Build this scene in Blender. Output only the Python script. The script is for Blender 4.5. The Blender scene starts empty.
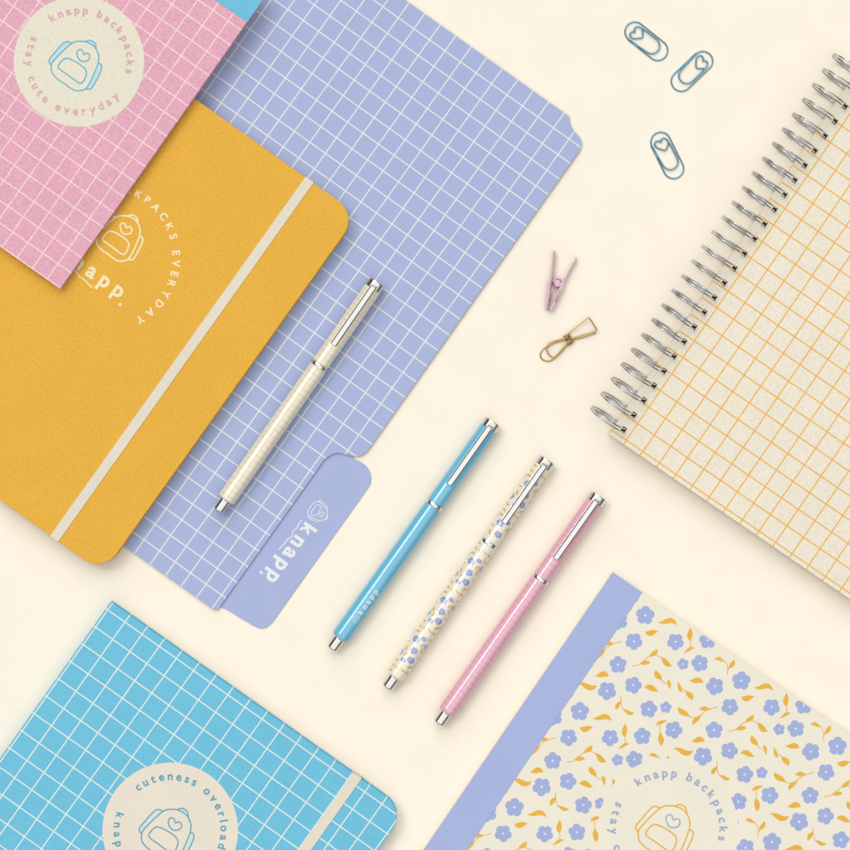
import bpy, math, random
from mathutils import Vector, Matrix

random.seed(4)
S = 0.0005           # metres per photo pixel
H = 3000.0           # camera height in the same pixel units
CX = CY = 425.0
scene = bpy.context.scene
C = bpy.data.collections.new("flat_lay"); scene.collection.children.link(C)

# ------------------------------------------------------------------ camera
cam_d = bpy.data.cameras.new("camera")
cam = bpy.data.objects.new("camera", cam_d); scene.collection.objects.link(cam)
cam.location = (0, 0, H * S)
cam.rotation_euler = (0, 0, 0)
cam_d.sensor_width = 36.0
cam_d.lens = 36.0 * H / 850.0
cam_d.clip_start = 0.05
cam_d.clip_end = 20.0
scene.camera = cam

# ------------------------------------------------------------------ light
KEY = 1.45
PEN_HIGHLIGHT = 0.50
FILL = 1.20
w = bpy.data.worlds.new("World"); scene.world = w; w.use_nodes = True
nt = w.node_tree; nt.nodes.clear()
wo = nt.nodes.new("ShaderNodeOutputWorld"); bg = nt.nodes.new("ShaderNodeBackground")
tc = nt.nodes.new("ShaderNodeTexCoord"); sp = nt.nodes.new("ShaderNodeSeparateXYZ")
cr = nt.nodes.new("ShaderNodeValToRGB")
nt.links.new(tc.outputs["Generated"], sp.inputs[0])
nt.links.new(sp.outputs["Z"], cr.inputs[0])
# added fill: world made brighter opposite the key light, to lift the shadows
dt = nt.nodes.new("ShaderNodeVectorMath"); dt.operation = 'DOT_PRODUCT'; dt.inputs[1].default_value = (0.12, -0.38, 0)
nt.links.new(tc.outputs["Generated"], dt.inputs[0])
ad = nt.nodes.new("ShaderNodeMath"); ad.operation = 'ADD'; ad.inputs[1].default_value = 1.0; nt.links.new(dt.outputs["Value"], ad.inputs[0])
ml = nt.nodes.new("ShaderNodeVectorMath"); ml.operation = 'SCALE'
nt.links.new(cr.outputs[0], ml.inputs[0]); nt.links.new(ad.outputs[0], ml.inputs[3])
nt.links.new(ml.outputs[0], bg.inputs[0]); nt.links.new(bg.outputs[0], wo.inputs[0])
e = cr.color_ramp.elements
e[0].position = 0.0; e[0].color = (0.07, 0.07, 0.07, 1)
e[1].position = 1.0; e[1].color = (1.0, 1.0, 1.0, 1)
for p_, v_ in ((0.30, 0.06), (0.60, 0.35), (0.90, 1.0)):
    k = e.new(p_); k.color = (v_, v_, v_ * 0.99, 1)
bg.inputs[1].default_value = FILL

ld = bpy.data.lights.new("soft_key", 'SUN')
ld.energy = KEY; ld.angle = math.radians(58); ld.color = (1.0, 0.995, 0.98)
lo = bpy.data.objects.new("soft_key", ld); scene.collection.objects.link(lo)
lo.location = (-0.4, 1.6, 1.8)
lo.rotation_euler = (-Vector((-0.22, 0.95, 1.0))).to_track_quat('-Z', 'Y').to_euler()

l2 = bpy.data.lights.new("pen_highlight_sun", 'SUN'); l2.energy = PEN_HIGHLIGHT; l2.angle = math.radians(16); l2.color = (1.0, 0.995, 0.98)  # extra sun, added and aimed to put a highlight streak on the pens
o2 = bpy.data.objects.new("pen_highlight_sun", l2); scene.collection.objects.link(o2)
o2.location = (-0.5, 1.2, 1.8)
o2.rotation_euler = (-Vector((-0.62, 0.44, 1.15))).to_track_quat('-Z', 'Y').to_euler()

vs = scene.view_settings
vs.view_transform = 'Standard'; vs.look = 'None'; vs.exposure = 0.0; vs.gamma = 1.0

# ------------------------------------------------------------------ materials
def lin(c):
    return tuple(((x / 255) / 12.92 if x / 255 <= 0.04045 else ((x / 255 + 0.055) / 1.055) ** 2.4) for x in c)
LV = 1.16            # light level on the table: a surface colour is what it shows divided by this
def col(c):
    return tuple(x / LV for x in lin(c)) + (1,)

def new_mat(name):
    m = bpy.data.materials.new(name); m.use_nodes = True
    n = m.node_tree.nodes; n.clear()
    o = n.new("ShaderNodeOutputMaterial"); b = n.new("ShaderNodeBsdfPrincipled")
    m.node_tree.links.new(b.outputs[0], o.inputs[0])
    return m, m.node_tree, b

def math_node(t, op, a, b=None, c=None):
    n = t.nodes.new("ShaderNodeMath"); n.operation = op
    for i, v in enumerate((a, b, c)):
        if v is None: continue
        if isinstance(v, (int, float)): n.inputs[i].default_value = v
        else: t.links.new(v, n.inputs[i])
    return n.outputs[0]

def mixc(t, f, a, b, mode='MIX'):
    n = t.nodes.new("ShaderNodeMix"); n.data_type = 'RGBA'; n.blend_type = mode
    if isinstance(f, float): n.inputs[0].default_value = f
    else: t.links.new(f, n.inputs[0])
    for i, v in ((6, a), (7, b)):
        if isinstance(v, tuple): n.inputs[i].default_value = v
        else: t.links.new(v, n.inputs[i])
    return n.outputs[2]

def grain(t, b, base, amount=0.1, size=1.3, bump=0.25, soft=True):
    """fine paper / leatherette grain: mottles the colour slightly and bumps the surface"""
    tcn = t.nodes.new("ShaderNodeTexCoord")
    n = t.nodes.new("ShaderNodeTexNoise"); n.inputs["Scale"].default_value = 1.0 / (size * S)
    n.inputs["Detail"].default_value = 2.5; n.inputs["Roughness"].default_value = 0.6
    t.links.new(tcn.outputs["Object"], n.inputs["Vector"])
    mr = t.nodes.new("ShaderNodeMapRange")
    mr.inputs["From Min"].default_value = 0.3; mr.inputs["From Max"].default_value = 0.7
    mr.inputs["To Min"].default_value = 1.0 - amount; mr.inputs["To Max"].default_value = 1.0 + amount
    t.links.new(n.outputs[0], mr.inputs[0])
    n2 = t.nodes.new("ShaderNodeTexNoise"); n2.inputs["Scale"].default_value = 1.0 / (45 * S)
    n2.inputs["Detail"].default_value = 3
    t.links.new(tcn.outputs["Object"], n2.inputs["Vector"])
    mr2 = t.nodes.new("ShaderNodeMapRange")
    mr2.inputs["From Min"].default_value = 0.3; mr2.inputs["From Max"].default_value = 0.7
    mr2.inputs["To Min"].default_value = 0.985; mr2.inputs["To Max"].default_value = 1.015
    t.links.new(n2.outputs[0], mr2.inputs[0])
    v = math_node(t, 'MULTIPLY', mr.outputs[0], mr2.outputs[0])
    sc = t.nodes.new("ShaderNodeVectorMath"); sc.operation = 'SCALE'
    if isinstance(base, tuple): sc.inputs[0].default_value = base[:3]
    else: t.links.new(base, sc.inputs[0])
    t.links.new(v, sc.inputs[3])
    t.links.new(sc.outputs[0], b.inputs["Base Color"])
    if bump:
        bp = t.nodes.new("ShaderNodeBump"); bp.inputs["Strength"].default_value = bump
        bp.inputs["Distance"].default_value = 0.3 * S
        t.links.new(n.outputs[0], bp.inputs["Height"]); t.links.new(bp.outputs[0], b.inputs["Normal"])

def paper(name, c, amount=0.08, size=1.3, rough=0.75, bump=0.25, spec=0.25):
    m, t, b = new_mat(name)
    b.inputs["Roughness"].default_value = rough; b.inputs["Specular IOR Level"].default_value = spec
    grain(t, b, col(c), amount, size, bump)
    return m

def line_mask(t, coord, pitch, off, width, soft=0.35):
    v = math_node(t, 'SUBTRACT', coord, off)
    v = math_node(t, 'DIVIDE', v, pitch)
    v = math_node(t, 'ADD', v, 0.5)
    v = math_node(t, 'FRACT', v)
    v = math_node(t, 'SUBTRACT', v, 0.5)
    v = math_node(t, 'ABSOLUTE', v)
    v = math_node(t, 'MULTIPLY', v, pitch)
    mr = t.nodes.new("ShaderNodeMapRange"); mr.interpolation_type = 'SMOOTHSTEP'
    mr.inputs["From Min"].default_value = width / 2 - soft / 2; mr.inputs["From Max"].default_value = width / 2 + soft / 2
    mr.inputs["To Min"].default_value = 1; mr.inputs["To Max"].default_value = 0
    t.links.new(v, mr.inputs[0])
    return mr.outputs[0]

def grid_paper(name, c, lc, px, ox, py, oy, lw, L, amount=0.08, size=1.3, rough=0.75, bump=0.25, opacity=1.0, uv=False, spec=0.25, coat=0.0, ropacity=None):
    """printed grid; pitch, offset and line width in pixel units of the object's own plane"""
    m, t, b = new_mat(name)
    b.inputs["Roughness"].default_value = rough; b.inputs["Specular IOR Level"].default_value = spec
    b.inputs["Coat Weight"].default_value = coat; b.inputs["Coat Roughness"].default_value = 0.1; b.inputs["Coat IOR"].default_value = 1.65
    tcn = t.nodes.new("ShaderNodeTexCoord"); sx = t.nodes.new("ShaderNodeSeparateXYZ")
    t.links.new(tcn.outputs["UV" if uv else "Object"], sx.inputs[0])
    x = math_node(t, 'DIVIDE', sx.outputs[0], 1.0 if uv else L)
    y = math_node(t, 'DIVIDE', sx.outputs[1], 1.0 if uv else L)
    k = math_node(t, 'MAXIMUM', line_mask(t, x, px, ox, lw), line_mask(t, y, py, oy, lw))
    k = math_node(t, 'MULTIPLY', k, opacity)
    cc = mixc(t, k, col(c), col(lc))
    grain(t, b, cc, amount, size, bump)
    return m

def metal(name, c, rough=0.2):
    m, t, b = new_mat(name)
    b.inputs["Metallic"].default_value = 1.0; b.inputs["Base Color"].default_value = tuple(c) + (1,)
    b.inputs["Roughness"].default_value = rough
    tcn = t.nodes.new("ShaderNodeTexCoord"); n = t.nodes.new("ShaderNodeTexNoise")
    n.inputs["Scale"].default_value = 900; t.links.new(tcn.outputs["Object"], n.inputs["Vector"])
    mr = t.nodes.new("ShaderNodeMapRange"); mr.inputs["To Min"].default_value = rough * 0.8; mr.inputs["To Max"].default_value = rough * 1.3
    t.links.new(n.outputs[0], mr.inputs[0]); t.links.new(mr.outputs[0], b.inputs["Roughness"])
    return m

def gloss(name, c, amount=0.0):
    m, t, b = new_mat(name)
    b.inputs["Roughness"].default_value = 0.35; b.inputs["Coat Weight"].default_value = 1.0
    b.inputs["Coat Roughness"].default_value = 0.1; b.inputs["Coat IOR"].default_value = 1.65
    grain(t, b, col(c), amount or 0.02, 2.0, 0.0)
    return m

def pages_mat():
    m, t, b = new_mat("page_edges")
    b.inputs["Roughness"].default_value = 0.9
    tcn = t.nodes.new("ShaderNodeTexCoord"); sx = t.nodes.new("ShaderNodeSeparateXYZ")
    t.links.new(tcn.outputs["Object"], sx.inputs[0])
    z = math_node(t, 'DIVIDE', sx.outputs[2], S)
    k = line_mask(t, z, 0.55, 0, 0.14, 0.1)
    cc = mixc(t, math_node(t, 'MULTIPLY', k, 0.5), col((240, 233, 215)), col((196, 186, 165)))
    grain(t, b, cc, 0.03, 1.5, 0.0)
    return m

PAGES = pages_mat()
CHROME = metal("chrome", (0.70, 0.68, 0.64), 0.12)
SILVER = metal("brushed_silver", (0.74, 0.73, 0.70), 0.2)
WIRE = metal("wire_steel", (0.52, 0.52, 0.54), 0.15)
GOLD = metal("brass_wire", (0.50, 0.33, 0.10), 0.18)
ROSE = metal("rose_metal", (0.64, 0.44, 0.50), 0.2)
TEAL = metal("blue_coated_wire", (0.13, 0.33, 0.45), 0.22)

# ------------------------------------------------------------------ mesh helpers
class MB:
    """collects shapes in pixel units; build() links ONE mesh object scaled by L metres per unit"""
    def __init__(self):
        self.v = []; self.f = []; self.mi = []; self.uv = {}; self.smooth = set()
    def add(self, verts, faces, mat=0, smooth=False, uvs=None):
        o = len(self.v); self.v += [tuple(p) for p in verts]
        for i, f in enumerate(faces):
            idx = len(self.f)
            self.f.append(tuple(o + q for q in f)); self.mi.append(mat)
            if smooth: self.smooth.add(idx)
            if uvs: self.uv[idx] = uvs[i]
        return self
    def build(self, name, mats, parent=None, L=S):
        me = bpy.data.meshes.new(name)
        me.from_pydata([(x * L, y * L, z * L) for x, y, z in self.v], [], self.f)
        for m in (mats if isinstance(mats, (list, tuple)) else [mats]): me.materials.append(m)
        uvl = me.uv_layers.new(name="UVMap") if self.uv else None
        for p in me.polygons:
            p.material_index = self.mi[p.index]; p.use_smooth = p.index in self.smooth
            if uvl and p.index in self.uv:
                for li, uv in zip(p.loop_indices, self.uv[p.index]): uvl.data[li].uv = uv
        me.update()
        o = bpy.data.objects.new(name, me); C.objects.link(o)
        if parent: o.parent = parent
        return o

def prism_faces(mb, pts, faces, z0, z1, mat=0):
    n = len(pts)
    V = [(x, y, z1) for x, y in pts] + [(x, y, z0) for x, y in pts]
    F = [tuple(f) for f in faces] + [tuple(n + i for i in reversed(f)) for f in faces]
    ed = set()
    for f in faces:
        for a, b in zip(f, f[1:] + f[:1]): ed.add((a, b))
    for a, b in ed:
        if (b, a) not in ed: F.append((b, a, n + a, n + b))
    mb.add(V, F, mat)

def area2(p): return sum(a[0] * b[1] - b[0] * a[1] for a, b in zip(p, p[1:] + p[:1]))

def inset(p, d):
    out = []; n = len(p)
    for i in range(n):
        a, b, c = Vector(p[i - 1]), Vector(p[i]), Vector(p[(i + 1) % n])
        e1 = (b - a).normalized(); e2 = (c - b).normalized()
        nrm = Vector((-e1.y - e2.y, e1.x + e2.x))
        if nrm.length < 1e-6: nrm = Vector((-e1.y, e1.x))
        nrm.normalize()
        k = max(0.5, nrm.dot(Vector((-e1.y, e1.x))))
        q = b + nrm * (d / k); out.append((q.x, q.y))
    return out

def slab(mb, outline, z0, z1, bev=0.5, mat=0):
    """flat board with a softened rim"""
    p = list(outline)
    if area2(p) < 0: p.reverse()
    n = len(p); q = inset(p, bev); q2 = inset(p, bev * 0.3)
    rings = [(q, z0), (p, z0 + bev), (p, z1 - bev), (q2, z1 - bev * 0.3), (q, z1)]
    V = []; F = []
    for r, z in rings: V += [(x, y, z) for x, y in r]
    for k in range(len(rings) - 1):
        for i in range(n):
            j = (i + 1) % n
            F.append((k * n + i, k * n + j, (k + 1) * n + j, (k + 1) * n + i))
    mb.add(V, F, mat)
    mb.add([(x, y, z1) for x, y in q], [tuple(range(n))], mat)
    mb.add([(x, y, z0) for x, y in q], [tuple(reversed(range(n)))], mat)

def rrect(x0, y0, x1, y1, r, seg=10):
    """rounded rectangle; r = radii (lower left, lower right, upper right, upper left)"""
    if isinstance(r, (int, float)): r = (r,) * 4
    out = []
    for (cx, cy, a0, rad) in ((x0 + r[0], y0 + r[0], 180, r[0]), (x1 - r[1], y0 + r[1], 270, r[1]),
                              (x1 - r[2], y1 - r[2], 0, r[2]), (x0 + r[3], y1 - r[3], 90, r[3])):
        if rad < 0.01: out.append((cx, cy)); continue
        s = seg if rad > 3 else 4
        for k in range(s + 1):
            a = math.radians(a0 + 90 * k / s); out.append((cx + rad * math.cos(a), cy + rad * math.sin(a)))
    return out

def tube(mb, pts, r, sides=8, closed=False, mat=0, caps=True):
    P = [Vector(p) for p in pts]; n = len(P)
    T = []
    for i in range(n):
        a = P[(i - 1) % n] if (closed or i > 0) else P[i]
        b = P[(i + 1) % n] if (closed or i < n - 1) else P[i]
        T.append((b - a).normalized())
    up = Vector((0, 0, 1))
    if abs(T[0].dot(up)) > 0.9: up = Vector((0, 1, 0))
    N = (up - T[0] * up.dot(T[0])).normalized()
    V = []; F = []
    for i in range(n):
        N = (N - T[i] * N.dot(T[i])).normalized(); B = T[i].cross(N)
        rr = r[i] if isinstance(r, (list, tuple)) else r
        for k in range(sides):
            a = 2 * math.pi * k / sides
            V.append(P[i] + (N * math.cos(a) + B * math.sin(a)) * rr)
    for i in range(n if closed else n - 1):
        j = (i + 1) % n
        for k in range(sides):
            l = (k + 1) % sides
            F.append((i * sides + k, i * sides + l, j * sides + l, j * sides + k))
    if caps and not closed:
        F.append(tuple(reversed(range(sides)))); F.append(tuple((n - 1) * sides + k for k in range(sides)))
    mb.add(V, F, mat, smooth=True)

def spline(p, per=6, closed=False):
    n = len(p); out = []
    dim = len(p[0])
    rng = range(n) if closed else range(n - 1)
    for i in rng:
        if closed: a, b, c, d = p[(i - 1) % n], p[i], p[(i + 1) % n], p[(i + 2) % n]
        else: a, b, c, d = p[max(i - 1, 0)], p[i], p[i + 1], p[min(i + 2, n - 1)]
        for k in range(per):
            t = k / per
            out.append(tuple(0.5 * (2 * b[m] + (c[m] - a[m]) * t + (2 * a[m] - 5 * b[m] + 4 * c[m] - d[m]) * t * t
                             + (3 * b[m] - a[m] - 3 * c[m] + d[m]) * t ** 3) for m in range(dim)))
    if not closed: out.append(tuple(p[-1]))
    return out

def arc(cx, cy, r, a0, a1, n=12, z=None):
    o = []
    for k in range(n + 1):
        a = math.radians(a0 + (a1 - a0) * k / n)
        q = (cx + r * math.cos(a), cy + r * math.sin(a)); o.append(q if z is None else q + (z,))
    return o

# flat print: shapes as (2-D points, faces, slot), mapped onto a surface
class Ink:
    def __init__(self): self.items = []
    def ribbon(self, pts, wd, closed=False, slot=0):
        n = len(pts); L_ = []; R_ = []
        for i in range(n):
            a = pts[(i - 1) % n] if (closed or i > 0) else pts[i]
            b = pts[(i + 1) % n] if (closed or i < n - 1) else pts[i]
            t = Vector((b[0] - a[0], b[1] - a[1])); t = t.normalized() if t.length > 0 else Vector((1, 0))
            w_ = wd[i] if isinstance(wd, list) else wd
            L_.append((pts[i][0] - t.y * w_ / 2, pts[i][1] + t.x * w_ / 2)); R_.append((pts[i][0] + t.y * w_ / 2, pts[i][1] - t.x * w_ / 2))
        F = [(n + i, n + (i + 1) % n, (i + 1) % n, i) for i in range(n if closed else n - 1)]
        self.items.append((L_ + R_, F, slot))
    def poly(self, pts, slot=0):
        if area2(pts) < 0: pts = pts[::-1]
        self.items.append((list(pts), [tuple(range(len(pts)))], slot))
    def fan(self, c, pts, slot=0):
        n = len(pts)
        mid = [((c[0] + p[0]) / 2, (c[1] + p[1]) / 2) for p in pts]
        V = [c] + mid + list(pts)
        F = [(0, 1 + i, 1 + (i + 1) % n) for i in range(n)] + [(1 + i, 1 + n + i, 1 + n + (i + 1) % n, 1 + (i + 1) % n) for i in range(n)]
        self.items.append((V, F, slot))
    def raw(self, V, F, slot=0): self.items.append((V, F, slot))
    def xf(self, s=1, rot=0, dx=0, dy=0, sx=1):
        c, n = math.cos(math.radians(rot)), math.sin(math.radians(rot)); o = Ink()
        for V, F, k in self.items:
            o.items.append(([((x * sx * c - y * n) * s + dx, (x * sx * n + y * c) * s + dy) for x, y in V], F, k))
        return o
    def put(self, mb, fn, lift=(0.12, 0.2, 0.28)):
        for i, (V, F, k) in enumerate(self.items): mb.add([fn(x, y, lift[k] + 0.05 * ((i * 0.6180339) % 1.0)) for x, y in V], F, k, smooth=False)
        return mb

def finer(ink, times=2):
    """split the faces so that flat lettering can follow a curved barrel"""
    o = Ink()
    for V, F, k in ink.items:
        V = list(V); T = [(f[0], f[i], f[i + 1]) for f in F for i in range(1, len(f) - 1)]
        for _ in range(times):
            N = []; mid = {}
            def m(a, b):
                key = (min(a, b), max(a, b))
                if key not in mid: V.append(((V[a][0] + V[b][0]) / 2, (V[a][1] + V[b][1]) / 2)); mid[key] = len(V) - 1
                return mid[key]
            for a, b, c in T:
                ab, bc, ca = m(a, b), m(b, c), m(c, a); N += [(a, ab, ca), (ab, b, bc), (ca, bc, c), (ab, bc, ca)]
            T = N
        o.items.append((V, T, k))
    return o

def on_plane(z): return lambda x, y, l: (x, y, z + l)

# ---- lettering
_gl = {}
def glyph(ch, bold):
    key = (ch, bold)
    if key in _gl: return _gl[key]
    cu = bpy.data.curves.new("tmp", 'FONT'); cu.body = ch; cu.size = 1.0; cu.offset = bold
    cu.resolution_u = 5; cu.fill_mode = 'FRONT'
    ob = bpy.data.objects.new("tmp", cu); C.objects.link(ob)
    dg = bpy.context.evaluated_depsgraph_get(); ev = ob.evaluated_get(dg); me = ev.to_mesh()
    V = [(v.co.x, v.co.y) for v in me.vertices]; F = [tuple(p.vertices) for p in me.polygons]
    ev.to_mesh_clear(); bpy.data.objects.remove(ob); bpy.data.curves.remove(cu)
    FF = []
    for f in F:
        q = [V[i] for i in f]; FF.append(f if area2(q) > 0 else tuple(reversed(f)))
    x0 = min(v[0] for v in V); x1 = max(v[0] for v in V)
    _gl[key] = ([(x - (x0 + x1) / 2, y) for x, y in V], FF, x1 - x0)
    return _gl[key]

def letter(c, bold):
    # k is thickened with shifted copies: its joint folds over itself when offset
    if c in 'kK' and bold > 0.015:
        V, F, _ = glyph(c, 0.0)
        return [(V, F, -bold), (V, F, 0.0), (V, F, bold)]
    V, F, _ = glyph(c, bold)
    return [(V, F, 0.0)]

def text_line(ink, s, size, width, bold=0.02, slot=0):
    """letters spread so that the whole word is `width` long, starting at x = 0 on the baseline"""
    ws = [(glyph(c, bold)[2] if c != ' ' else 0.28) * size for c in s]
    g = (width - sum(ws)) / max(1, len(s) - 1); x = 0
    for c, w_ in zip(s, ws):
        if c != ' ':
            for V, F, ox in letter(c, bold): ink.raw([((vx + ox) * size + x + w_ / 2, vy * size) for vx, vy in V], F, slot)
        x += w_ + g

def text_ring(ink, s, R, a0, a1, size, xh, bold=0.02, slot=0, down=False):
    """angles clockwise from the top; down = read along the bottom, letter tops to the centre"""
    ws = [(glyph(c, bold)[2] if c != ' ' else 0.25) * size for c in s]
    span = abs(math.radians(a1 - a0)) * R
    g = (span - sum(ws) + ws[0] / 2 + ws[-1] / 2) / (len(s) - 1)
    pos = 0; sg = 1 if a1 > a0 else -1
    for i, c in enumerate(s):
        if i: pos += ws[i - 1] / 2 + g + ws[i] / 2
        if c == ' ': continue
        ph = math.radians(a0) + sg * pos / R
        rot = -ph + (math.pi if down else 0)
        cs, sn = math.cos(rot), math.sin(rot); cx, cy = R * math.sin(ph), R * math.cos(ph)
        for V, F, ox in letter(c, bold):
            out = []
            for vx, vy in V:
                x, y = (vx + ox) * size, vy * size - xh / 2
                out.append((cx + x * cs - y * sn, cy + x * sn + y * cs))
            ink.raw(out, F, slot)

# ---- backpack emblem, traced; upright, centred, 1 unit = 1 pixel on the pink notebook
def bp(pts):
    c, s = math.cos(math.radians(35)), math.sin(math.radians(35)); o = []
    for x, y in pts:
        x = (x - 430) / 12.14; y = (y - 430) / 12.14
        o.append((x * c + y * s, x * s - y * c))
    return o
BODY = bp([(480,137),(560,145),(640,185),(685,240),(712,320),(705,400),(680,470),(640,570),(600,650),(555,712),(500,735),(430,735),(370,705),(280,640),(200,585),(150,525),(135,470),(145,400),(190,345),(260,270),(320,215),(380,165),(430,142)])
STRAP_L = bp([(132,420),(110,385),(120,345),(170,285),(230,215),(285,160),(330,140),(382,160)])
STRAP_R = bp([(705,402),(742,425),(745,475),(705,570),(650,670),(615,715),(555,716)])
HANDLE = bp([(550,142),(600,125),(650,145),(675,180),(680,232)])
POCKET = bp([(320,343),(380,360),(470,410),(540,465),(563,520),(545,590),(510,640),(480,645),(430,615),(330,540),(250,485),(220,450),(235,410),(280,360)])
HEART = bp([(530,297),(515,252),(480,235),(450,265),(452,310),(490,372),(560,378),(600,345),(597,300),(562,282)])
def backpack(wd=1.15, heart_slot=0):
    k = Ink()
    k.ribbon(spline(BODY, 4, True), wd, True)
    for p in (STRAP_L, STRAP_R, HANDLE): k.ribbon(spline(p, 4), wd)
    k.ribbon(spline(POCKET, 4, True), wd, True)
    k.ribbon(spline(HEART, 4, True), wd, True, heart_slot)
    return k

# ---- flower print tile (116.2 px square), measured from the floral notebook
TILE = 116.2
FL_O = (612.8, 572.6); FL_T = 34.25
def fl_loc(px, py, o=FL_O, th=FL_T):
    a = math.radians(th); dx, dy = px - o[0], py - o[1]
    return (dx * math.cos(a) + dy * math.sin(a), dx * math.sin(a) - dy * math.cos(a))
Z5 = lambda x, y: (590 + x / 2.931, 560 + y / 2.931)
Z1 = lambda x, y: (600 + x / 7.083, 580 + y / 7.083)
Z3 = lambda x, y: (690 + x / 5.3125, 640 + y / 5.3125)
Z4 = lambda x, y: (740 + x / 7.727, 740 + y / 7.727)
FLOWERS = [(Z1(320,250), 9.2, -85), (Z1(240,435), 8.4, 88), (Z1(535,437), 8.3, 165), (Z5(345,235), 8.4, -95), (Z1(707,590), 8.4, 185),
           (Z1(588,595), 5.7, -30), (Z1(128,600), 8.5, -92), (Z1(50,785), 9.1, 95), (Z1(235,745), 8.4, 2), (Z5(172,437), 8.5, -78),
           (Z5(222,432), 5.7, 60), (Z5(366,370), 8.8, 178), (Z5(245,498), 8.6, 5)]
# leaves: (pointed or stem end, far end, width, bend)
def lf(Z, x0, y0, x1, y1, w_, b): return (Z(x0, y0), Z(x1, y1), w_, b)
LEAVES = [lf(Z1,410,298,545,318,5.2,-2.6), lf(Z1,413,364,320,366,5.6,-1.2), lf(Z1,641,335,641,432,5.4,0.6), lf(Z1,590,516,670,480,3.0,-0.8),
          lf(Z1,345,548,407,490,4.4,0.7), lf(Z1,282,594,356,588,4.2,-.6), lf(Z1,428,545,507,608,5.6,.9),
          lf(Z1,438,714,394,640,5.6,-.8), lf(Z1,498,775,476,705,3.4,.6), lf(Z1,550,720,584,795,3.6,.8), lf(Z1,604,782,652,852,5.6,-.9),
          lf(Z1,633,711,731,728,5.6,-1.2), lf(Z1,414,786,316,762,5.6,1.2),
          lf(Z3,512,757,447,704,5.6,-.9), lf(Z3,572,744,524,797,4.4,.7), lf(Z3,622,714,560,716,4.2,.6),
          lf(Z3,186,112,130,104,3.6,1.2), lf(Z3,203,158,233,104,4.2,.8), lf(Z3,143,668,118,718,4.2,.6), lf(Z3,152,718,213,733,3.8,1.2),
          lf(Z4,180,350,94,394,3.4,.8), lf(Z4,125,440,129,550,5.6,-.6), lf(Z4,366,512,468,520,5.6,-1.6), lf(Z4,230,570,380,588,5.6,2.4)]
STEMS = [[Z1(640,425), Z1(641,470), Z1(630,500)], [Z1(228,607), Z1(270,602), Z1(310,570), Z1(345,545), Z1(385,530), Z1(430,548)],
         [Z1(430,705), Z1(455,728), Z1(475,732)], [Z1(578,765), Z1(597,780), Z1(612,792)],
         [Z3(500,752), Z3(528,760), Z3(560,752), Z3(600,720), Z3(658,703)], [Z3(180,110), Z3(195,130), Z3(200,150), Z3(198,188)],
         [Z3(143,645), Z3(144,680), Z3(150,708), Z3(165,725)], [Z4(127,378), Z4(124,410), Z4(125,450)]]

def flower(ink, cx, cy, r, rot):
    pts = []
    for k in range(40):
        a = 2 * math.pi * k / 40
        rr = 1.03 * r * (0.74 + 0.26 * abs(math.cos(2.5 * a)) ** 0.6)
        b = a + math.radians(rot); pts.append((cx + rr * math.cos(b), cy + rr * math.sin(b)))
    ink.fan((cx, cy), pts, 0)
    ink.poly([(cx + 0.14 * r * math.cos(t * math.pi / 4) , cy + 0.14 * r * math.sin(t * math.pi / 4)) for t in range(8)], 2)
    for k in range(5):     # small petal creases in the pale colour
        b = math.radians(rot + 36 + 72 * k)
        ink.ribbon([(cx + 0.16 * r * math.cos(b), cy + 0.16 * r * math.sin(b)), (cx + 0.34 * r * math.cos(b), cy + 0.34 * r * math.sin(b))], 0.035 * r, slot=0)

def leaf(ink, a, b, w_, bend):
    n = 12; d = Vector((b[0] - a[0], b[1] - a[1])); L_ = d.length; d.normalize(); nn = Vector((-d.y, d.x))
    P = []; W = []
    for k in range(n + 1):
        t = k / n
        o = bend * math.sin(math.pi * t) - bend * 0.55 * math.sin(2 * math.pi * t)
        q = Vector(a) + d * (L_ * t) + nn * (-o); P.append((q.x, q.y))
        W.append(max(0.12, w_ * (math.sin(math.pi * t ** 1.25)) ** 0.8))
    ink.ribbon(P, W, slot=1)

def floral_tile():
    k = Ink()
    for (p, r, ro) in FLOWERS:
        x, y = fl_loc(*p); flower(k, x, y, r, -ro + FL_T)
    for (a, b, w_, bd) in LEAVES: leaf(k, fl_loc(*a), fl_loc(*b), w_, bd)
    for s_ in STEMS: k.ribbon(spline([fl_loc(*p) for p in s_], 4), 0.75, slot=1)
    return k

# ------------------------------------------------------------------ scene-graph helpers
def thing(name, label, cat, px, py, th, ztop=0.0, zbase=0.0, group=None):
    """Empty at the thing's corner; returns it and the metres-per-unit that keeps its top face at photo scale"""
    F = 1 - ztop / H
    o = bpy.data.objects.new(name, None); C.objects.link(o); o.empty_display_size = 0.01
    o.location = ((px - CX) * S * F, (CY - py) * S * F, zbase * S)
    o.rotation_euler = (0, 0, -math.radians(th))
    o['label'] = label; o['category'] = cat
    if group: o['group'] = group
    return o, S * F

# ------------------------------------------------------------------ the table
tb = MB(); tb.add([(-4000, -4000, 0), (4000, -4000, 0), (4000, 4000, 0), (-4000, 4000, 0)], [(0, 1, 2, 3)])
tabm, t_, b_ = new_mat("cream_table")
b_.inputs["Roughness"].default_value = 0.85; b_.inputs["Specular IOR Level"].default_value = 0.1
b_.inputs["Base Color"].default_value = (0.865, 0.789, 0.672, 1)
grain(t_, b_, (0.865, 0.789, 0.672, 1), 0.006, 3.0, 0.05)
ground = tb.build("table_surface", tabm); ground['kind'] = 'structure'

# colours as the photo shows them
PERI = (171, 183, 221); YEL = (234, 178, 61); PINK = (231, 172, 190); CYAN = (112, 194, 224); CREAM = (237, 229, 210)
LINEW = (238, 240, 240)

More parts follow.
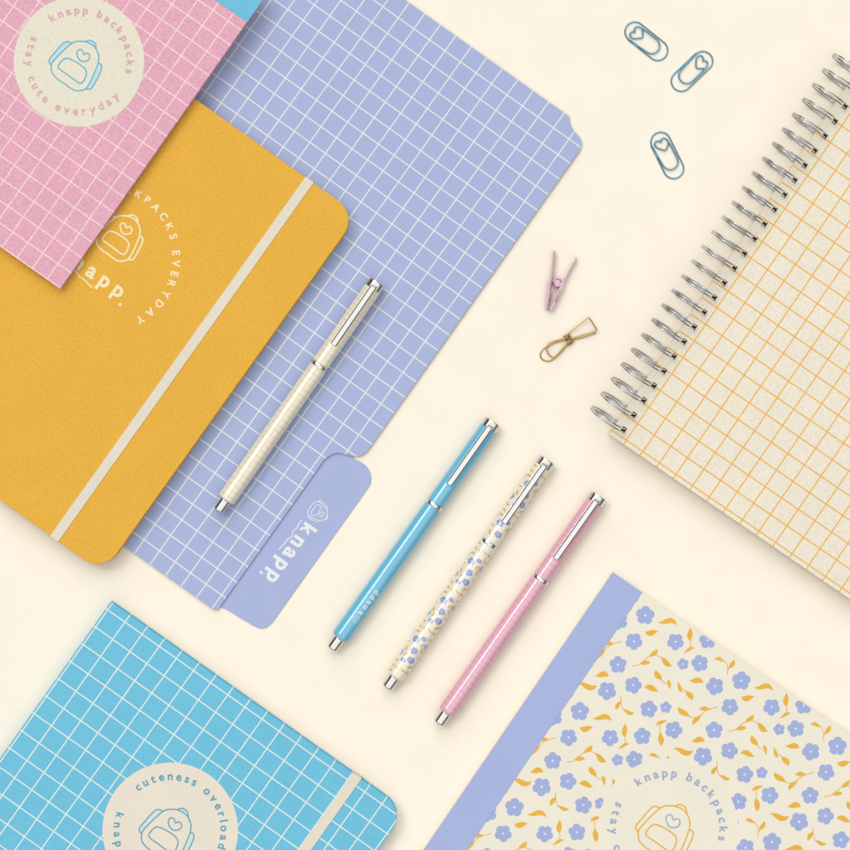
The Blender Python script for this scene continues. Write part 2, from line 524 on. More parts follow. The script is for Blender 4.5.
# ------------------------------------------------------------------ lilac file folder
fo, L = thing("file_folder", "periwinkle file folder printed with a white grid, with a plain tab, under the mustard notebook", "folder", 216.5, 611.5, 35.4, 4)
front = [(-430, 0), (-3, 0)] + [(0, 3), (0, 186)] + spline([(0, 186), (1.2, 190.5), (4.5, 197), (10, 201.3), (17, 203.8), (22.5, 206.5), (27.5, 211), (30, 219)], 4)[1:] \
    + [(28.8, 586)] + spline([(28.8, 586), (27, 592.5), (21.5, 596.8), (14, 598.6), (8.5, 600.6), (3.5, 604), (0.5, 608.2)], 4)[1:] + [(-430, 608.2)]
GRID_P = grid_paper("periwinkle_grid", PERI, (232, 233, 231), 19.03, -5.4, 19.1, 16.4, 1.2, L, 0.02, 2.0, 0.7, 0.06)
mb = MB(); slab(mb, front, 2.4, 3.6, 0.25); mb.build("front_panel", GRID_P, fo, L)
back = [(-430, 2), (-3, 2)] + spline([(-3, 4), (3, 6.2), (9, 7.4), (25, 8.4), (38, 9.6), (44.5, 11), (49.5, 15), (52, 23)], 4) \
    + spline([(52, 188), (51.2, 194), (47, 200.5), (41, 204.3), (33, 205.6), (26, 204.5), (22, 204)], 4) + [(20, 230), (20, 590), (-430, 590)]
PLAIN_P = paper("periwinkle_card", (172, 184, 222), 0.015, 2.0, 0.7, 0.05)
mb = MB(); slab(mb, back, 0.1, 1.3, 0.25); bk = mb.build("back_panel_tab", PLAIN_P, fo, L)
WHT = paper("white_ink", (236, 238, 240), 0.02, 2.0, 0.7, 0.0)
def wordmark(size=15.2, width=66, bold=0.035, squig=True, wd=1.0, dot=(0.18, -0.2), sq=None):
    """knapp. with the loose wave under its first letters; starts at x = 0 on the baseline"""
    k = Ink(); text_line(k, "knapp", size, width, bold)
    r = size * 0.075
    k.poly([(width + size * dot[0] + r * math.cos(a * math.pi / 6), size * dot[1] + r * math.sin(a * math.pi / 6)) for a in range(12)])
    if squig:
        s_ = sq or size / 15.2
        pts = [(1, -2.6), (5, -3.2), (9, -2.4), (12, -3.4), (15, -3.2), (18, -1.9), (22, -3.6), (26, -3.4), (30, -4.2), (33.5, -4.6)]
        k.ribbon(spline([(x * s_, y * s_) for x, y in pts], 5), wd * s_)
    return k
# the tab lettering reads down the tab: turned a quarter clockwise against the folder
ink = wordmark(22.5, 70, 0.034, dot=(-0.1, -0.28), sq=1.17).xf(1, -90, 0, 0)
def tabpt(px, py):
    a = math.radians(35.4); dx, dy = px - 216.5, py - 611.5
    return dx * math.cos(a) + dy * math.sin(a), dx * math.sin(a) - dy * math.cos(a)
kx, ky = tabpt(305.5, 521.0)
mb = MB(); ink.xf(1, 0, kx, ky).put(mb, on_plane(1.3)); mb.build("lettering", WHT, bk, L)
ex, ey = tabpt(317.8, 511.4)
mb = MB(); backpack(1.9).xf(0.40, -90, ex, ey).put(mb, on_plane(1.3)); mb.build("backpack_emblem", WHT, bk, L)

# ------------------------------------------------------------------ bound notebooks
def notebook_body(root, L, x0, y0, x1, y1, rad, h, cover_mat, spine_side='x0', page_in=2.2):
    mb = MB(); slab(mb, rrect(x0, y0, x1, y1, rad), 0.1, 1.6, 0.5); mb.build("back_cover", cover_mat, root, L)
    pr = tuple(max(0.0, q - 1) for q in rad)
    mb = MB(); slab(mb, rrect(x0 + page_in, y0 + page_in, x1 - page_in, y1 - page_in, pr), 1.62, h - 1.62, 0.2); mb.build("page_block", PAGES, root, L)
    mb = MB(); slab(mb, rrect(x0, y0, x1, y1, rad), h - 1.6, h, 0.5); fc = mb.build("front_cover", cover_mat, root, L)
    sp_ = MB()
    if spine_side == 'x0': slab(sp_, rrect(x0 + 0.1, y0 + 0.6, x0 + 1.9, y1 - 0.6, 0.0), 1.65, h - 1.65, 0.1)
    else: slab(sp_, rrect(x0 + 0.6, y1 - 1.9, x1 - 0.6, y1 - 0.1, 0.0), 1.65, h - 1.65, 0.1)
    sp_.build("spine", cover_mat, root, L)
    return fc

def disc(ink, cx, cy, r, slot=0, n=96):
    ink.poly([(cx + r * math.cos(2 * math.pi * k / n), cy + r * math.sin(2 * math.pi * k / n)) for k in range(n)], slot)

def elastic(root, L, x, wd, y0, y1, h, mat):
    """flat band round the closed notebook"""
    o = MB(); e0, e1 = y0 - 0.8, y1 + 0.8
    prof = [(e0, -0.1 + .15), (e0, h + 0.35), (e0 + .5, h + .8), (e1 - .5, h + 0.8), (e1, h + 0.35), (e1, .05)]
    prof_i = [(e0 + .6, .05), (e0 + .6, h + .1), (e0 + .8, h + .15), (e1 - .8, h + .15), (e1 - .6, h + .1), (e1 - .6, .05)]
    n = len(prof); V = []; F = []
    for xx in (x - wd / 2, x + wd / 2):
        V += [(xx, a, z) for a, z in prof]; V += [(xx, a, z) for a, z in prof_i]
    for i in range(n - 1):
        F += [(i, 2 * n + i, 2 * n + i + 1, i + 1), (i, i + 1, n + i + 1, n + i), (2 * n + i, 3 * n + i, 3 * n + i + 1, 2 * n + i + 1),
              (n + i, n + i + 1, 3 * n + i + 1, 3 * n + i)]
    F += [(0, n, 3 * n, 2 * n), (n - 1, 3 * n - 1, 4 * n - 1, 2 * n - 1)]
    o.add(V, F); return o.build("elastic_band", mat, root, L)

def band_mat(c):
    m, t, b = new_mat("elastic_weave")
    b.inputs["Roughness"].default_value = 0.85
    tcn = t.nodes.new("ShaderNodeTexCoord"); sx = t.nodes.new("ShaderNodeSeparateXYZ"); t.links.new(tcn.outputs["Object"], sx.inputs[0])
    k = line_mask(t, math_node(t, 'DIVIDE', sx.outputs[0], S), 1.25, 0, 0.4, 0.4)
    grain(t, b, mixc(t, math_node(t, 'MULTIPLY', k, 0.5), col(c), col(tuple(int(q * .9) for q in c))), 0.04, 1.4, 0.2)
    return m
BAND = band_mat((234, 226, 207))

# --- mustard notebook on the folder
YZ, YH = 3.7, 17
ye, L = thing("mustard_notebook", "mustard yellow notebook with ivory logo and cream elastic band, half under the pink notebook", "notebook", 102.8, 573.1, 35.44, YZ + YH, YZ)
YM = paper("mustard_leatherette", YEL, 0.11, 1.9, 0.7, 0.35, 0.3)
fc = notebook_body(ye, L, -362, 0, 0, 440, (0, 24, 24, 0), YH, YM)
elastic(ye, L, -59.6, 10, 0, 440, YH, BAND)
IVI = paper("ivory_ink", (250, 232, 190), 0.03, 1.5, 0.7, 0.0)
def loc(px, py, ox, oy, th):
    a = math.radians(th); dx, dy = px - ox, py - oy
    return dx * math.cos(a) + dy * math.sin(a), dx * math.sin(a) - dy * math.cos(a)
yl = lambda x, y: loc(x, y, 102.8, 573.1, 35.44)
ink = Ink(); text_ring(ink, "BACKPACKS EVERYDAY", 71.5, -36, 115.2, 10.6, 7.6, 0.03)
cx, cy = yl(105.2, 257.3)
mb = MB(); ink.xf(1, 0, cx, cy).put(mb, on_plane(YH)); mb.build("ring_lettering", IVI, fc, L)
ex, ey = yl(118.7, 237.9)
mb = MB(); backpack(1.75).xf(0.92, 0, ex, ey).put(mb, on_plane(YH)); mb.build("backpack_emblem", IVI, fc, L)
wx, wy = yl(56.6, 254.0)
mb = MB(); wordmark(22, 77, 0.03, True, 0.95).xf(1, 0, wx, wy).put(mb, on_plane(YH)); mb.build("wordmark", IVI, fc, L)

# --- pink grid notebook on top
PZ, PH = YZ + YH + 1.0, 9
pk, L = thing("pink_grid_notebook", "pink notebook with white grid, cream badge and blue spine tape, topmost of the pile", "notebook", 60, 289, 35.0, PZ + PH, PZ)
PM = grid_paper("pink_grid_cover", PINK, (248, 219, 219), 18.4, -16.2, 18.53, 19.6, 1.15, L, 0.13, 1.9, 0.75, 0.3)
fc = notebook_body(pk, L, -330, 0, 0, 361, (0, 0, 0, 0), PH, PM, 'y1')
CYP = paper("cyan_spine_tape", CYAN, 0.05, 1.6, 0.75, 0.25)
mb = MB(); slab(mb, rrect(-330.3, 325.8, 0.35, 361.4, 0.0), PH - 0.6, PH + 0.45, 0.25); mb.build("spine_tape", CYP, pk, L)
pl = lambda x, y: loc(x, y, 60, 289, 35.0)
BADGE = paper("cream_badge_paper", (235, 229, 209), 0.07, 1.7, 0.8, 0.25)
INK_P = paper("rose_ink", (226, 176, 178), 0.05, 1.5, 0.8, 0.0)
INK_C = paper("cyan_ink", (104, 184, 206), 0.03, 1.5, 0.8, 0.0)
ICEY = paper("ice_blue_ink", (196, 226, 228), 0.03, 1.5, 0.8, 0.0)
def strap_fill(k):
    for P in (STRAP_L, STRAP_R, HANDLE):
        k.poly(spline(P, 4), 1)
def badge(fc, L, cx, cy, R, z, top, a_top, bottom, a_bot, ring_r, badge_mat, txt_mat, pack_mat, scale, size, fill=None):
    ink = Ink(); disc(ink, cx, cy, R)
    mb = MB(); ink.put(mb, on_plane(z)); mb.build("round_badge", badge_mat, fc, L)
    z += 0.2
    ink = Ink(); text_ring(ink, top, ring_r, -a_top, a_top, size, size * .52, 0.026)
    text_ring(ink, bottom, ring_r, 180 + a_bot, 180 - a_bot, size, size * .52, 0.026, down=True)
    mb = MB(); ink.xf(1, 0, cx, cy).put(mb, on_plane(z)); mb.build("ring_lettering", txt_mat, fc, L)
    if fill:
        k = Ink(); strap_fill(k)
        mb = MB(); k.xf(scale, 0, cx - 0.6, cy - 5.3).put(mb, on_plane(z), (0, 0.05, 0)); mb.mi = [0] * len(mb.mi); mb.build("backpack_tint", fill, fc, L)
    mb = MB(); backpack(1.2).xf(scale, 0, cx - 0.6, cy - 5.3).put(mb, on_plane(z)); mb.build("backpack_emblem", pack_mat, fc, L)
cx, cy = pl(79, 61.4)
badge(fc, L, cx, cy, 65.3, PH, "knapp backpacks", 66.5, "stay cute everyday", 81, 50.6, BADGE, INK_P, INK_C, 1.0, 11.3, ICEY)

# --- light blue grid notebook, bottom left
BH = 17
bl, L = thing("blue_grid_notebook", "sky blue notebook with white grid, cream badge and cream elastic band", "notebook", 110.7, 601.6, 35.3, BH)
BM = grid_paper("blue_grid_cover", CYAN, (230, 238, 228), 21.0, 2.4, 21.2, -8.5, 1.2, L, 0.07, 1.6, 0.72, 0.3)
fc = notebook_body(bl, L, 0, -440, 362, 0, (0, 24, 24, 0), BH, BM)
elastic(bl, L, 302, 10, -440, 0, BH, BAND)
INK_T = paper("teal_ink", (106, 168, 190), 0.04, 1.5, 0.8, 0.0)
BADGE2 = paper("sand_badge_paper", (235, 226, 209), 0.05, 1.7, 0.8, 0.25)
ICE2 = paper("mist_blue_ink", (214, 226, 220), 0.03, 1.5, 0.8, 0.0)
badge(fc, L, 180.8, -152.3, 67.8, BH, "cuteness overload", 72, "knapp backpacks", 71, 53.5, BADGE2, INK_T, INK_T, 1.04, 11.6, ICE2)

# --- floral notebook, bottom right
FH = 8
fl, L = thing("floral_notebook", "cream notebook covered in blue flowers and yellow leaves with a lilac spine tape", "notebook", FL_O[0], FL_O[1], FL_T, FH)
FM = paper("cream_floral_cover", (240, 234, 216), 0.02, 1.8, 0.72, 0.15)
fc = notebook_body(fl, L, 0, -440, 362, 0, (0, 0, 0, 0), FH, FM)
FLW = paper("periwinkle_ink", (165, 179, 222), 0.02, 1.5, 0.75, 0.0)
LFY = paper("leaf_yellow_ink", (236, 182, 68), 0.02, 1.5, 0.75, 0.0)
WH2 = paper("pale_ink", (226, 232, 244), 0.02, 1.5, 0.75, 0.0)
FCX, FCY = fl_loc(667.9, 828.3)
tile = floral_tile(); pat = Ink()
lx0, lx1, ly0, ly1 = 12, 361.4, -439.4, -0.6
def clip_halfplane(V, ax, lim, keep_less):
    out = []
    for a, b in zip(V, V[1:] + V[:1]):
        ia = (a[ax] <= lim) == keep_less; ib = (b[ax] <= lim) == keep_less
        if ia: out.append(a)
        if ia != ib:
            t = (lim - a[ax]) / (b[ax] - a[ax]); out.append((a[0] + (b[0] - a[0]) * t, a[1] + (b[1] - a[1]) * t))
    return out
for i in range(-2, 6):
    for j in range(-6, 3):
        for V, F, k in tile.items:
            W = [(x + i * TILE, y + j * TILE) for x, y in V]
            gx, gy = W[0][0] - FCX, W[0][1] - FCY
            if gx * gx + gy * gy < 95 ** 2:
                # the print stops at the blank round field in the middle of the cover
                mx = sum(q[0] for q in W) / len(W) - FCX; my = sum(q[1] for q in W) / len(W) - FCY; md = math.hypot(mx, my) or 1
                mx /= md; my /= md; pr = [(q[0] - FCX) * mx + (q[1] - FCY) * my for q in W]
                if max(pr) < 70.5: continue
                if min(pr) < 70:
                    for f in F:
                        p = [(pr[q], -(W[q][0] - FCX) * my + (W[q][1] - FCY) * mx) for q in f]
                        p = clip_halfplane(p, 0, 70, False)
                        if len(p) > 2: pat.raw([(FCX + a * mx - b * my, FCY + a * my + b * mx) for a, b in p], [tuple(range(len(p)))], k)
                    continue
            xs = [q[0] for q in W]; ys = [q[1] for q in W]
            if max(xs) < lx0 or min(xs) > lx1 or max(ys) < ly0 or min(ys) > ly1: continue
            if max(ys) > ly1 or max(xs) > lx1 or min(ys) < ly0 or min(xs) < lx0:
                for f in F:
                    p = clip_halfplane([W[q] for q in f], 1, ly1, True)
                    if len(p) > 2: p = clip_halfplane(p, 0, lx1, True)
                    if len(p) > 2: p = clip_halfplane(p, 1, ly0, False)
                    if len(p) > 2: p = clip_halfplane(p, 0, lx0, False)
                    if len(p) > 2: pat.raw(p, [tuple(range(len(p)))], k)
            else: pat.raw(W, F, k)
mb = MB(); pat.put(mb, on_plane(FH), (0.05, 0.11, 0.16)); mb.build("flower_print", [FLW, LFY, WH2], fc, L)
fcx, fcy = fl_loc(667.9, 828.3)
INK_B = paper("slate_blue_ink", (165, 178, 206), 0.03, 1.5, 0.8, 0.0)
ink = Ink(); text_ring(ink, "knapp backpacks", 54.6, -66.5, 66.5, 12.2, 6.3, 0.028)
text_ring(ink, "stay cute everyday", 54.6, 261, 99, 12.2, 6.3, 0.028, down=True)
mb = MB(); ink.xf(1, 0, fcx, fcy).put(mb, on_plane(FH + .05)); mb.build("ring_lettering", INK_B, fc, L)
mb = MB(); backpack(1.25, 1).xf(1.09, 0, fcx - .6, fcy - 5.0).put(mb, on_plane(FH + .05), (.1, .1, .1)); mb.build("backpack_emblem", [LFY, INK_B], fc, L)
TAPE = paper("lilac_spine_tape", (170, 183, 224), 0.03, 1.6, 0.75, 0.25)
mb = MB(); slab(mb, rrect(-0.4, -440.4, 35.6, 0.4, 0.0), FH - 0.6, FH + 0.5, 0.3); mb.build("spine_tape", TAPE, fl, L)

# ------------------------------------------------------------------ wire-bound notebook, right
SH = 21
sn, L = thing("spiral_notebook", "thick cream spiral notebook with an orange grid and silver twin-wire rings", "notebook", 608.8, 434.0, 34.4, SH)
SM = grid_paper("cream_orange_grid_cover", (239, 231, 212), (240, 182, 74), 20.1, 18.0, 20.05, 4.8, 1.3, L, 0.075, 2.0, 0.78, 0.2)
NR = 25; HY = [12.1 + 17.8 * k for k in range(NR)]; HX = 9.9; hw, hh = 2.3, 2.8; SW, SL = 362, HY[-1] + 13
def holed(mb, x0, x1, y0, y1, z0, z1):
    xs = [x0, HX - hw, HX + hw, x1]; ys = [y0]
    for y in HY: ys += [y - hh, y + hh]
    ys.append(y1); nx = len(xs); pts = [(x, y) for y in ys for x in xs]; F = []
    for j in range(len(ys) - 1):
        for i in range(3):
            if i == 1 and j % 2 == 1: continue
            F.append((j * nx + i, j * nx + i + 1, (j + 1) * nx + i + 1, (j + 1) * nx + i))
    prism_faces(mb, pts, F, z0, z1)
mb = MB(); holed(mb, 0, SW, 0, SL, 0.1, 1.9); mb.build("back_cover", SM, sn, L)
mb = MB(); holed(mb, 1.2, SW - 1, 1.2, SL - 1, 1.95, SH - 1.95); mb.build("page_block", PAGES, sn, L)
mb = MB(); holed(mb, 0, SW, 0, SL, SH - 1.9, SH); mb.build("front_cover", SM, sn, L)
RR = 20.0; RC = 20.9
for k, y in enumerate(HY):
    mb = MB(); phi = math.radians(-9.0 + 3.2 * min(k, 11) / 11 + 1.5 * max(0, k - 11) / 13); jit = random.uniform(-.25, .25)
    for s_ in (-1, 1):
        pts = []
        for q in range(40):
            a = 2 * math.pi * q / 40
            x = HX - RR * 0.965 + RR * math.cos(a); z = RC + RR * math.sin(a)
            tipf = (HX - x) / (2 * RR)
            yy = y + s_ * (1.75 - 0.65 * max(0, tipf)) + (z - RC) * math.tan(phi) + jit * tipf
            pts.append((x, yy, z))
        tube(mb, pts, 0.80, 8, closed=True)
    mb.build("wire_ring", WIRE, sn, L)

# ------------------------------------------------------------------ pens
def lathe(prof, zc, n=40, uv=True):
    V = []; F = []; U = []
    for (y, r) in prof:
        for k in range(n):
            a = 2 * math.pi * k / n; V.append((r * math.sin(a), y, zc + r * math.cos(a)))
    for i in range(len(prof) - 1):
        for k in range(n):
            l = (k + 1) % n
            F.append((i * n + k, i * n + l, (i + 1) * n + l, (i + 1) * n + k))
            R_ = 9.0; u0 = R_ * 2 * math.pi * k / n; u1 = R_ * 2 * math.pi * (k + 1) / n
            U.append([(u0, prof[i][0]), (u1, prof[i][0]), (u1, prof[i + 1][0]), (u0, prof[i + 1][0])])
    return V, F, U

def pen(label, tip, th, body_mat, ztab=0.0, printed=None):
    ZC = 9.6
    o, L = thing("ballpoint_pen", label, "pen", tip[0], tip[1], th, ztab + ZC, ztab, "slim capped pens laid at a slant")
    def part(name, prof, mat, parent=o):
        V, F, U = lathe(prof, ZC); mb = MB(); mb.add(V, F, 0, True, U); ob = mb.build(name, mat, parent, L)
        ob.data.set_sharp_from_angle(angle=math.radians(35)) if hasattr(ob.data, 'set_sharp_from_angle') else None
        return ob
    part("writing_tip", [(0, .01), (0, 4.6), (0.5, 5.4), (1.2, 5.9), (1.6, 5.92), (12.1, 6.08), (12.5, 6.1), (12.9, 6.6), (14.2, 6.6)], CHROME)
    br = part("barrel", [(13.4, .01), (13.4, 7.3), (13.8, 8.1), (14.8, 9.1), (17, 9.45), (18, 9.45), (173.6, 9.45), (174.6, 9.45), (175.2, 9.0)], body_mat)
    part("middle_band", [(175.0, 8.2), (175.1, 9.0), (175.6, 9.25), (178.4, 9.25), (178.8, 9.0), (178.9, 8.2)], CHROME)
    cp = part("cap", [(178.7, 8.2), (178.8, 8.6), (179.3, 9.15), (180.3, 9.15), (269.8, 9.15), (270.5, 9.15), (270.8, 8.6)], body_mat)
    part("end_cap", [(270.6, 8.2), (270.7, 9.0), (271.2, 9.25), (271.6, 9.25), (277.8, 9.25), (278.2, 9.25), (278.9, 8.9), (279.2, 8.0), (278.6, 7.4), (278.5, .01)], CHROME)
    mb = MB(); top = ZC + 9.3
    # clip: a folded strip with a foot touching the cap
    w2 = 3.1; prof = [(274.5, top - .6), (274.5, top + 1.2), (272, top + 2.3), (265, top + 2.7), (230, top + 2.5), (206, top + 1.9), (202.6, top + 1.3), (201.6, top - 0.3),
                      (204.2, top - 0.3), (206.5, top + .7), (230, top + 1.3), (265, top + 1.5), (270.4, top + 1.0), (270.6, top - .6)]
    V = []
    for xx, bz in ((-w2, -.8), (-w2 + 1.0, 0), (w2 - 1.0, 0), (w2, -.8)): V += [(xx, y, z + (bz if i < 8 else 0)) for i, (y, z) in enumerate(prof)]
    n = len(prof); F = [tuple(range(n)), tuple(reversed(range(3 * n, 4 * n)))]
    for c_ in range(3):
        for i in range(n):
            j = (i + 1) % n; F.append((c_ * n + i, (c_ + 1) * n + i, (c_ + 1) * n + j, c_ * n + j))
    mb.add(V, F); cl = mb.build("pocket_clip", SILVER, o, L)
    if printed: printed(br, cp, L, ZC)
    return o

def wrap(zc, r): return lambda x, y, l: ((r + l) * math.sin(x / r), y, zc + (r + l) * math.cos(x / r))

# blue pen: white wordmark near the tip
def blue_print(br, cp, L, zc):
    k = Ink(); text_line(k, "knapp", 8.6, 29, 0.022); k = finer(k.xf(1, 90, 5.0, 45.5))
    mb = MB(); k.put(mb, wrap(zc, 9.45), (0.08, 0.08, 0.08)); mb.build("lettering", WHT, br, L)
    k = backpack(2.2).xf(0.15, 90, 2.8, 39.0)
    mb = MB(); k.put(mb, wrap(zc, 9.45), (0.15, 0.15, 0.15)); mb.build("backpack_emblem", WHT, br, L)
pen("glossy sky blue pen with a silver clip and white lettering, nearest the folder tab", (331.7, 649.2), 35.4, gloss("blue_lacquer", (104, 190, 222)), 0, blue_print)

def floral_print(br, cp, L, zc):
    su = 2 * math.pi * 9.45 / TILE; sv = 0.41
    pen_tile = finer(tile, 1)
    for par, y0, y1, r in ((br, 15.6, 173.8, 9.45), (cp, 180, 270, 9.15)):
        mb = MB(); fn = wrap(zc, r); lift = (0.12, 0.17, 0.22)
        for j in range(-8, 10):
            for V, F, k in pen_tile.items:
                W = [(x * su, (y + j * TILE) * sv) for x, y in V]
                if min(q[1] for q in W) < y0 or max(q[1] for q in W) > y1: continue
                mb.add([fn(x, y, lift[k] + 0.03 * ((len(mb.f) * 0.6180339) % 1.0)) for x, y in W], F, k)
        mb.build("flower_print", [PFL, PLF, PWH], par, L)
PFL = gloss("violet_flower_lacquer", (152, 164, 214)); PLF = gloss("gold_leaf_lacquer", (236, 184, 66)); PWH = gloss("white_lacquer", (235, 236, 240))
pen("white pen patterned with small violet flowers, between the blue and the pink pen", (386.9, 688.0), 35.2, gloss("cream_lacquer", (243, 237, 216)), 0, floral_print)
pen("glossy pink pen with a faint grid print, right of the floral pen", (438.4, 723.7), 35.2,
    grid_paper("pink_grid_lacquer", (231, 168, 188), (246, 204, 212), 6.283, 0.5, 6.2, 0, 0.75, S, 0.03, 1.5, 0.35, 0.0, 0.7, True, 0.5, 1.0), 0)
pen("cream pen with a fine tan grid print, lying on the blue folder", (218.1, 511.2), 34.8,
    grid_paper("cream_grid_lacquer", (246, 237, 212), (206, 176, 124), 6.283, 0.5, 6.2, 0, 0.6, S, 0.02, 1.5, 0.35, 0.0, 0.6, True, 0.5, 1.0), 3.7)

# ------------------------------------------------------------------ paper clips (heart at one end)
def clip_mesh():
    z0 = 0.8; r = 0.74
    p = [(9.5, -10.0, z0)] + [(25, -10.1, z0)] + [(x, y, z0) for x, y in arc(39.6, 0, 10.1, -90, 90, 14)] + [(25, 10.1, z0)]
    p += [(x, y, z0 + .1) for x, y in arc(10.2, 0.3, 9.8, 90, 270, 16)]
    p += [(22, -9.0, z0 + 1.0)] + [(x, y, z0 + 1.4) for x, y in arc(32.0, -0.3, 8.0, -90, 90, 12)]
    p += [(20, 7.6, z0 + 1.2), (14, 7.2, z0 + 1.0)]
    heart = [(14, 7.2), (10.6, 6.6), (8.0, 4.4), (8.4, 1.6), (10.4, 0.2), (8.2, -1.6), (7.8, -4.6), (10.4, -6.6), (13.6, -5.8), (17.2, -2.6), (19.6, .6), (17.6, 3.6), (14.8, 6.4)]
    heart = spline(heart, 3)
    p += [(x, y, z0 + 1.0) for x, y in heart[1:]]
    mb = MB(); tube(mb, p, r, 8); return mb
clips = [((634.6, 32.1), (659.0, 51.6), "blue heart paper clip, leftmost of the three, leaning left"),
         ((702.6, 61.0), (680.6, 81.9), "blue heart paper clip leaning right, nearest the spiral notebook"),
         ((660.4, 142.2), (673.6, 168.8), "blue heart paper clip, lowest of the three and standing steepest")]
me0 = None
for (hx, hy), (ox, oy), lab in clips:
    dx, dy = ox - hx, oy - hy; n_ = math.hypot(dx, dy); ux, uy = dx / n_, dy / n_
    sx0, sy0 = hx - ux * 10.2, hy - uy * 10.2
    if me0 is None: ob = clip_mesh().build("paper_clip", TEAL, None, S); me0 = ob
    else: ob = me0.copy(); C.objects.link(ob)
    ob.location = ((sx0 - CX) * S, (CY - sy0) * S, 0); ob.rotation_euler = (0, 0, -math.atan2(uy, ux))
    ob['label'] = lab; ob['category'] = 'paper clip'; ob['group'] = 'heart paper clips at the top'

# ------------------------------------------------------------------ rose metal peg clip, lying on its side
pg, L = thing("metal_clothes_peg", "small rose-coloured metal peg with a coiled spring, jaws down, above the brass clip", "peg", 557.0, 282.6, 0, 4)
def pz(x, y): return (535 + x / 6.54 - 557.0, -(240 + y / 6.54 - 282.6))
LEFT_C = [(122, 70), (121, 85), (119, 130), (111, 210), (102, 262), (97, 290), (92, 340), (83, 400), (74, 458)]
RIGHT_C = [(272, 118), (240, 170), (205, 235), (178, 290), (150, 350), (122, 410), (98, 462)]
def peg_leg(cl, side):
    """folded sheet: side flanges top and bottom joined by the outer web"""
    c_ = spline([pz(*p) for p in cl], 4); n = len(c_); mb = MB()
    W = []
    for i in range(n):
        t = i / (n - 1); W.append(0.7 + 0.9 * min(1, t / 0.45) if t < 0.45 else (1.6 + 1.2 * min(1, (t - 0.45) / 0.12) if t < 0.8 else 2.8 - 1.2 * (t - 0.8) / 0.2))
    out = []; inn = []
    for i in range(n):
        a = Vector(c_[max(0, i - 1)]); b = Vector(c_[min(n - 1, i + 1)]); d = (b - a).normalized(); nn = Vector((-d.y, d.x)) * side
        out.append(Vector(c_[i]) + nn * 0.7); inn.append(Vector(c_[i]) - nn * (W[i] - 0.6))
    def plate(A, B, z0, z1):
        V = [(p.x, p.y, z) for z in (z0, z1) for p in A] + [(p.x, p.y, z) for z in (z0, z1) for p in B]; F = []
        for i in range(n - 1):
            F += [(n + i, n + i + 1, 3 * n + i + 1, 3 * n + i), (i, 2 * n + i, 2 * n + i + 1, i + 1), (i, i + 1, n + i + 1, n + i), (2 * n + i, 3 * n + i, 3 * n + i + 1, 2 * n + i + 1)]
        F += [(0, n, 3 * n, 2 * n), (n - 1, 3 * n - 1, 4 * n - 1, 2 * n - 1)]; mb.add(V, F)
    inner_web = [o_ + (i_ - o_).normalized() * 0.5 for o_, i_ in zip(out, inn)]
    plate(out, inner_web, 0.2, 6.8); plate(inner_web, inn, 6.1, 6.6); plate(inner_web, inn, 0.3, 0.8)
    # round bead at the finger end and along the rim
    tube(mb, [(o_.x, o_.y, 6.9) for o_ in out], 0.55, 6)
    return mb
peg_leg(LEFT_C, 1 if True else -1).build("leg", ROSE, pg, L)
peg_leg(RIGHT_C, -1).build("leg", ROSE, pg, L)
mb = MB(); cx, cy = pz(145, 278); pts = []
for k in range(4 * 20 + 1):
    a = 2 * math.pi * k / 20; pts.append((cx + 4.0 * math.cos(a), cy + 4.0 * math.sin(a), 0.9 + 1.5 * k / 20))
tube(mb, pts, 0.75, 8)
tube(mb, [(cx + 4, cy, 6.9), (cx + 3.0, cy - 8, 7.2), (cx - 2, cy - 20, 7.0)], 0.5, 6); tube(mb, [(cx - 4, cy, 7.0), (cx - 5.3, cy - 10, 7.3), (cx - 8, cy - 20, 7.1)], 0.5, 6)
mb.build("coil_spring", ROSE, pg, L)
mb = MB(); V = [(cx + 3.3 * math.cos(a * math.pi / 12), cy + 3.3 * math.sin(a * math.pi / 12)) for a in range(24)]
slab(mb, V, 0.3, 5.6, 0.3); mb.build("pivot_pin", ROSE, pg, L)

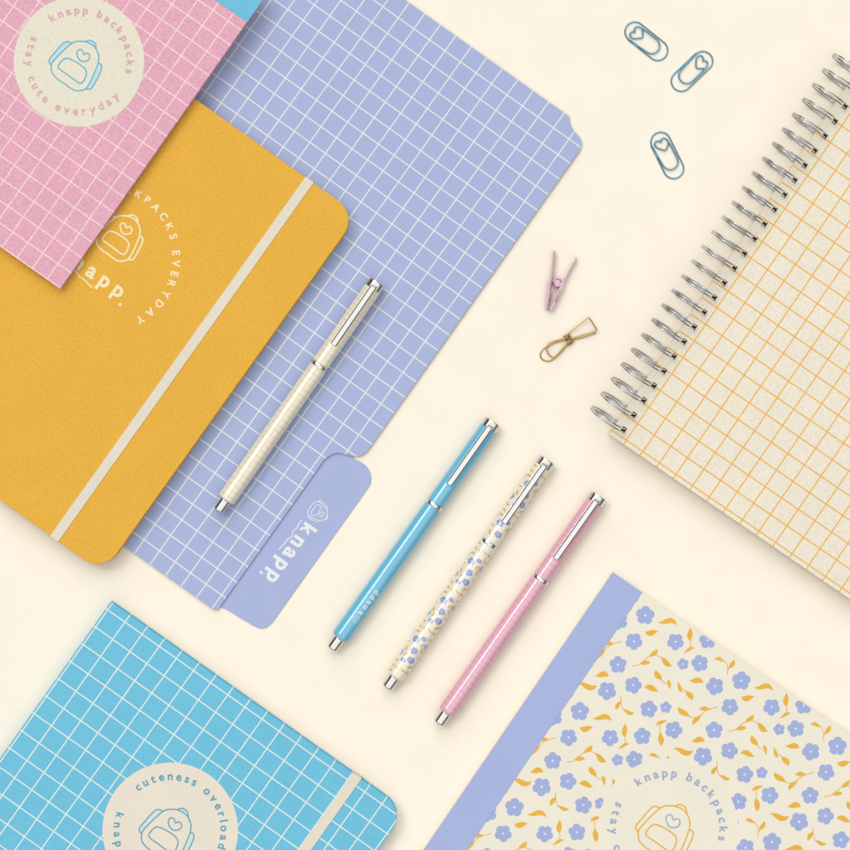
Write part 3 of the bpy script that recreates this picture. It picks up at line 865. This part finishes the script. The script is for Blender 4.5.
# ------------------------------------------------------------------ brass wire clip
gd, L = thing("brass_wire_clip", "small brass wire clip with triangular and rounded loops, lying below the rose metal peg", "clip", 570.0, 340.0, 0, 4)
def gz(x, y, z): return (535 + x / 6.54 - 570.0, -(240 + y / 6.54 - 340.0), z)
mb = MB(); tube(mb, spline([gz(186, 634, 3.2), gz(260, 578, 4.2), gz(335, 519, 5.6), gz(350, 512, 5.8), gz(362, 522, 5.8), gz(398, 580, 5.4), gz(401, 590, 5.2), gz(388, 598, 5.0), gz(310, 622, 4.0), gz(232, 648, 3.0)], 4), 0.72, 8)
tube(mb, spline([gz(225, 655, 3.0), gz(300, 640, 1.6), gz(400, 606, .8)], 4), 0.66, 8)
mb.build("handle_loop", GOLD, gd, L)
mb = MB(); tube(mb, spline([gz(225, 632, 3.5), gz(150, 655, 4.0), gz(100, 672, 4.6), gz(80, 690, 4.8), gz(76, 718, 5.0), gz(88, 748, 5.0), gz(112, 766, 5.0), gz(132, 762, 4.8), gz(150, 745, 4.6), gz(195, 695, 4.0), gz(238, 650, 3.4)], 4), 0.72, 8)
mb.build("jaw_loop", GOLD, gd, L)
mb = MB(); tube(mb, spline([gz(215, 652, 2.5), gz(140, 668, 1.0), gz(70, 704, .8), gz(44, 728, .8), gz(36, 758, .8), gz(54, 784, .8), gz(86, 792, .8), gz(112, 784, .8), gz(150, 750, 1.0), gz(215, 680, 2.0)], 4), 0.72, 8)
mb.build("jaw_loop", GOLD, gd, L)
for (x0, y0, x1, y1) in ((196, 652, 232, 622), (214, 684, 252, 654)):
    mb = MB(); a = Vector(gz(x0, y0, 3.0)); b = Vector(gz(x1, y1, 3.0)); d = (b - a).normalized(); n1 = Vector((-d.y, d.x, 0)); pts = []
    N_ = 4
    for k in range(N_ * 14 + 1):
        t = k / (N_ * 14); an = 2 * math.pi * k / 14
        pts.append(a + (b - a) * t + n1 * (1.5 * math.cos(an)) + Vector((0, 0, 1.5 * math.sin(an))))
    tube(mb, pts, 0.6, 7); mb.build("coil", GOLD, gd, L)
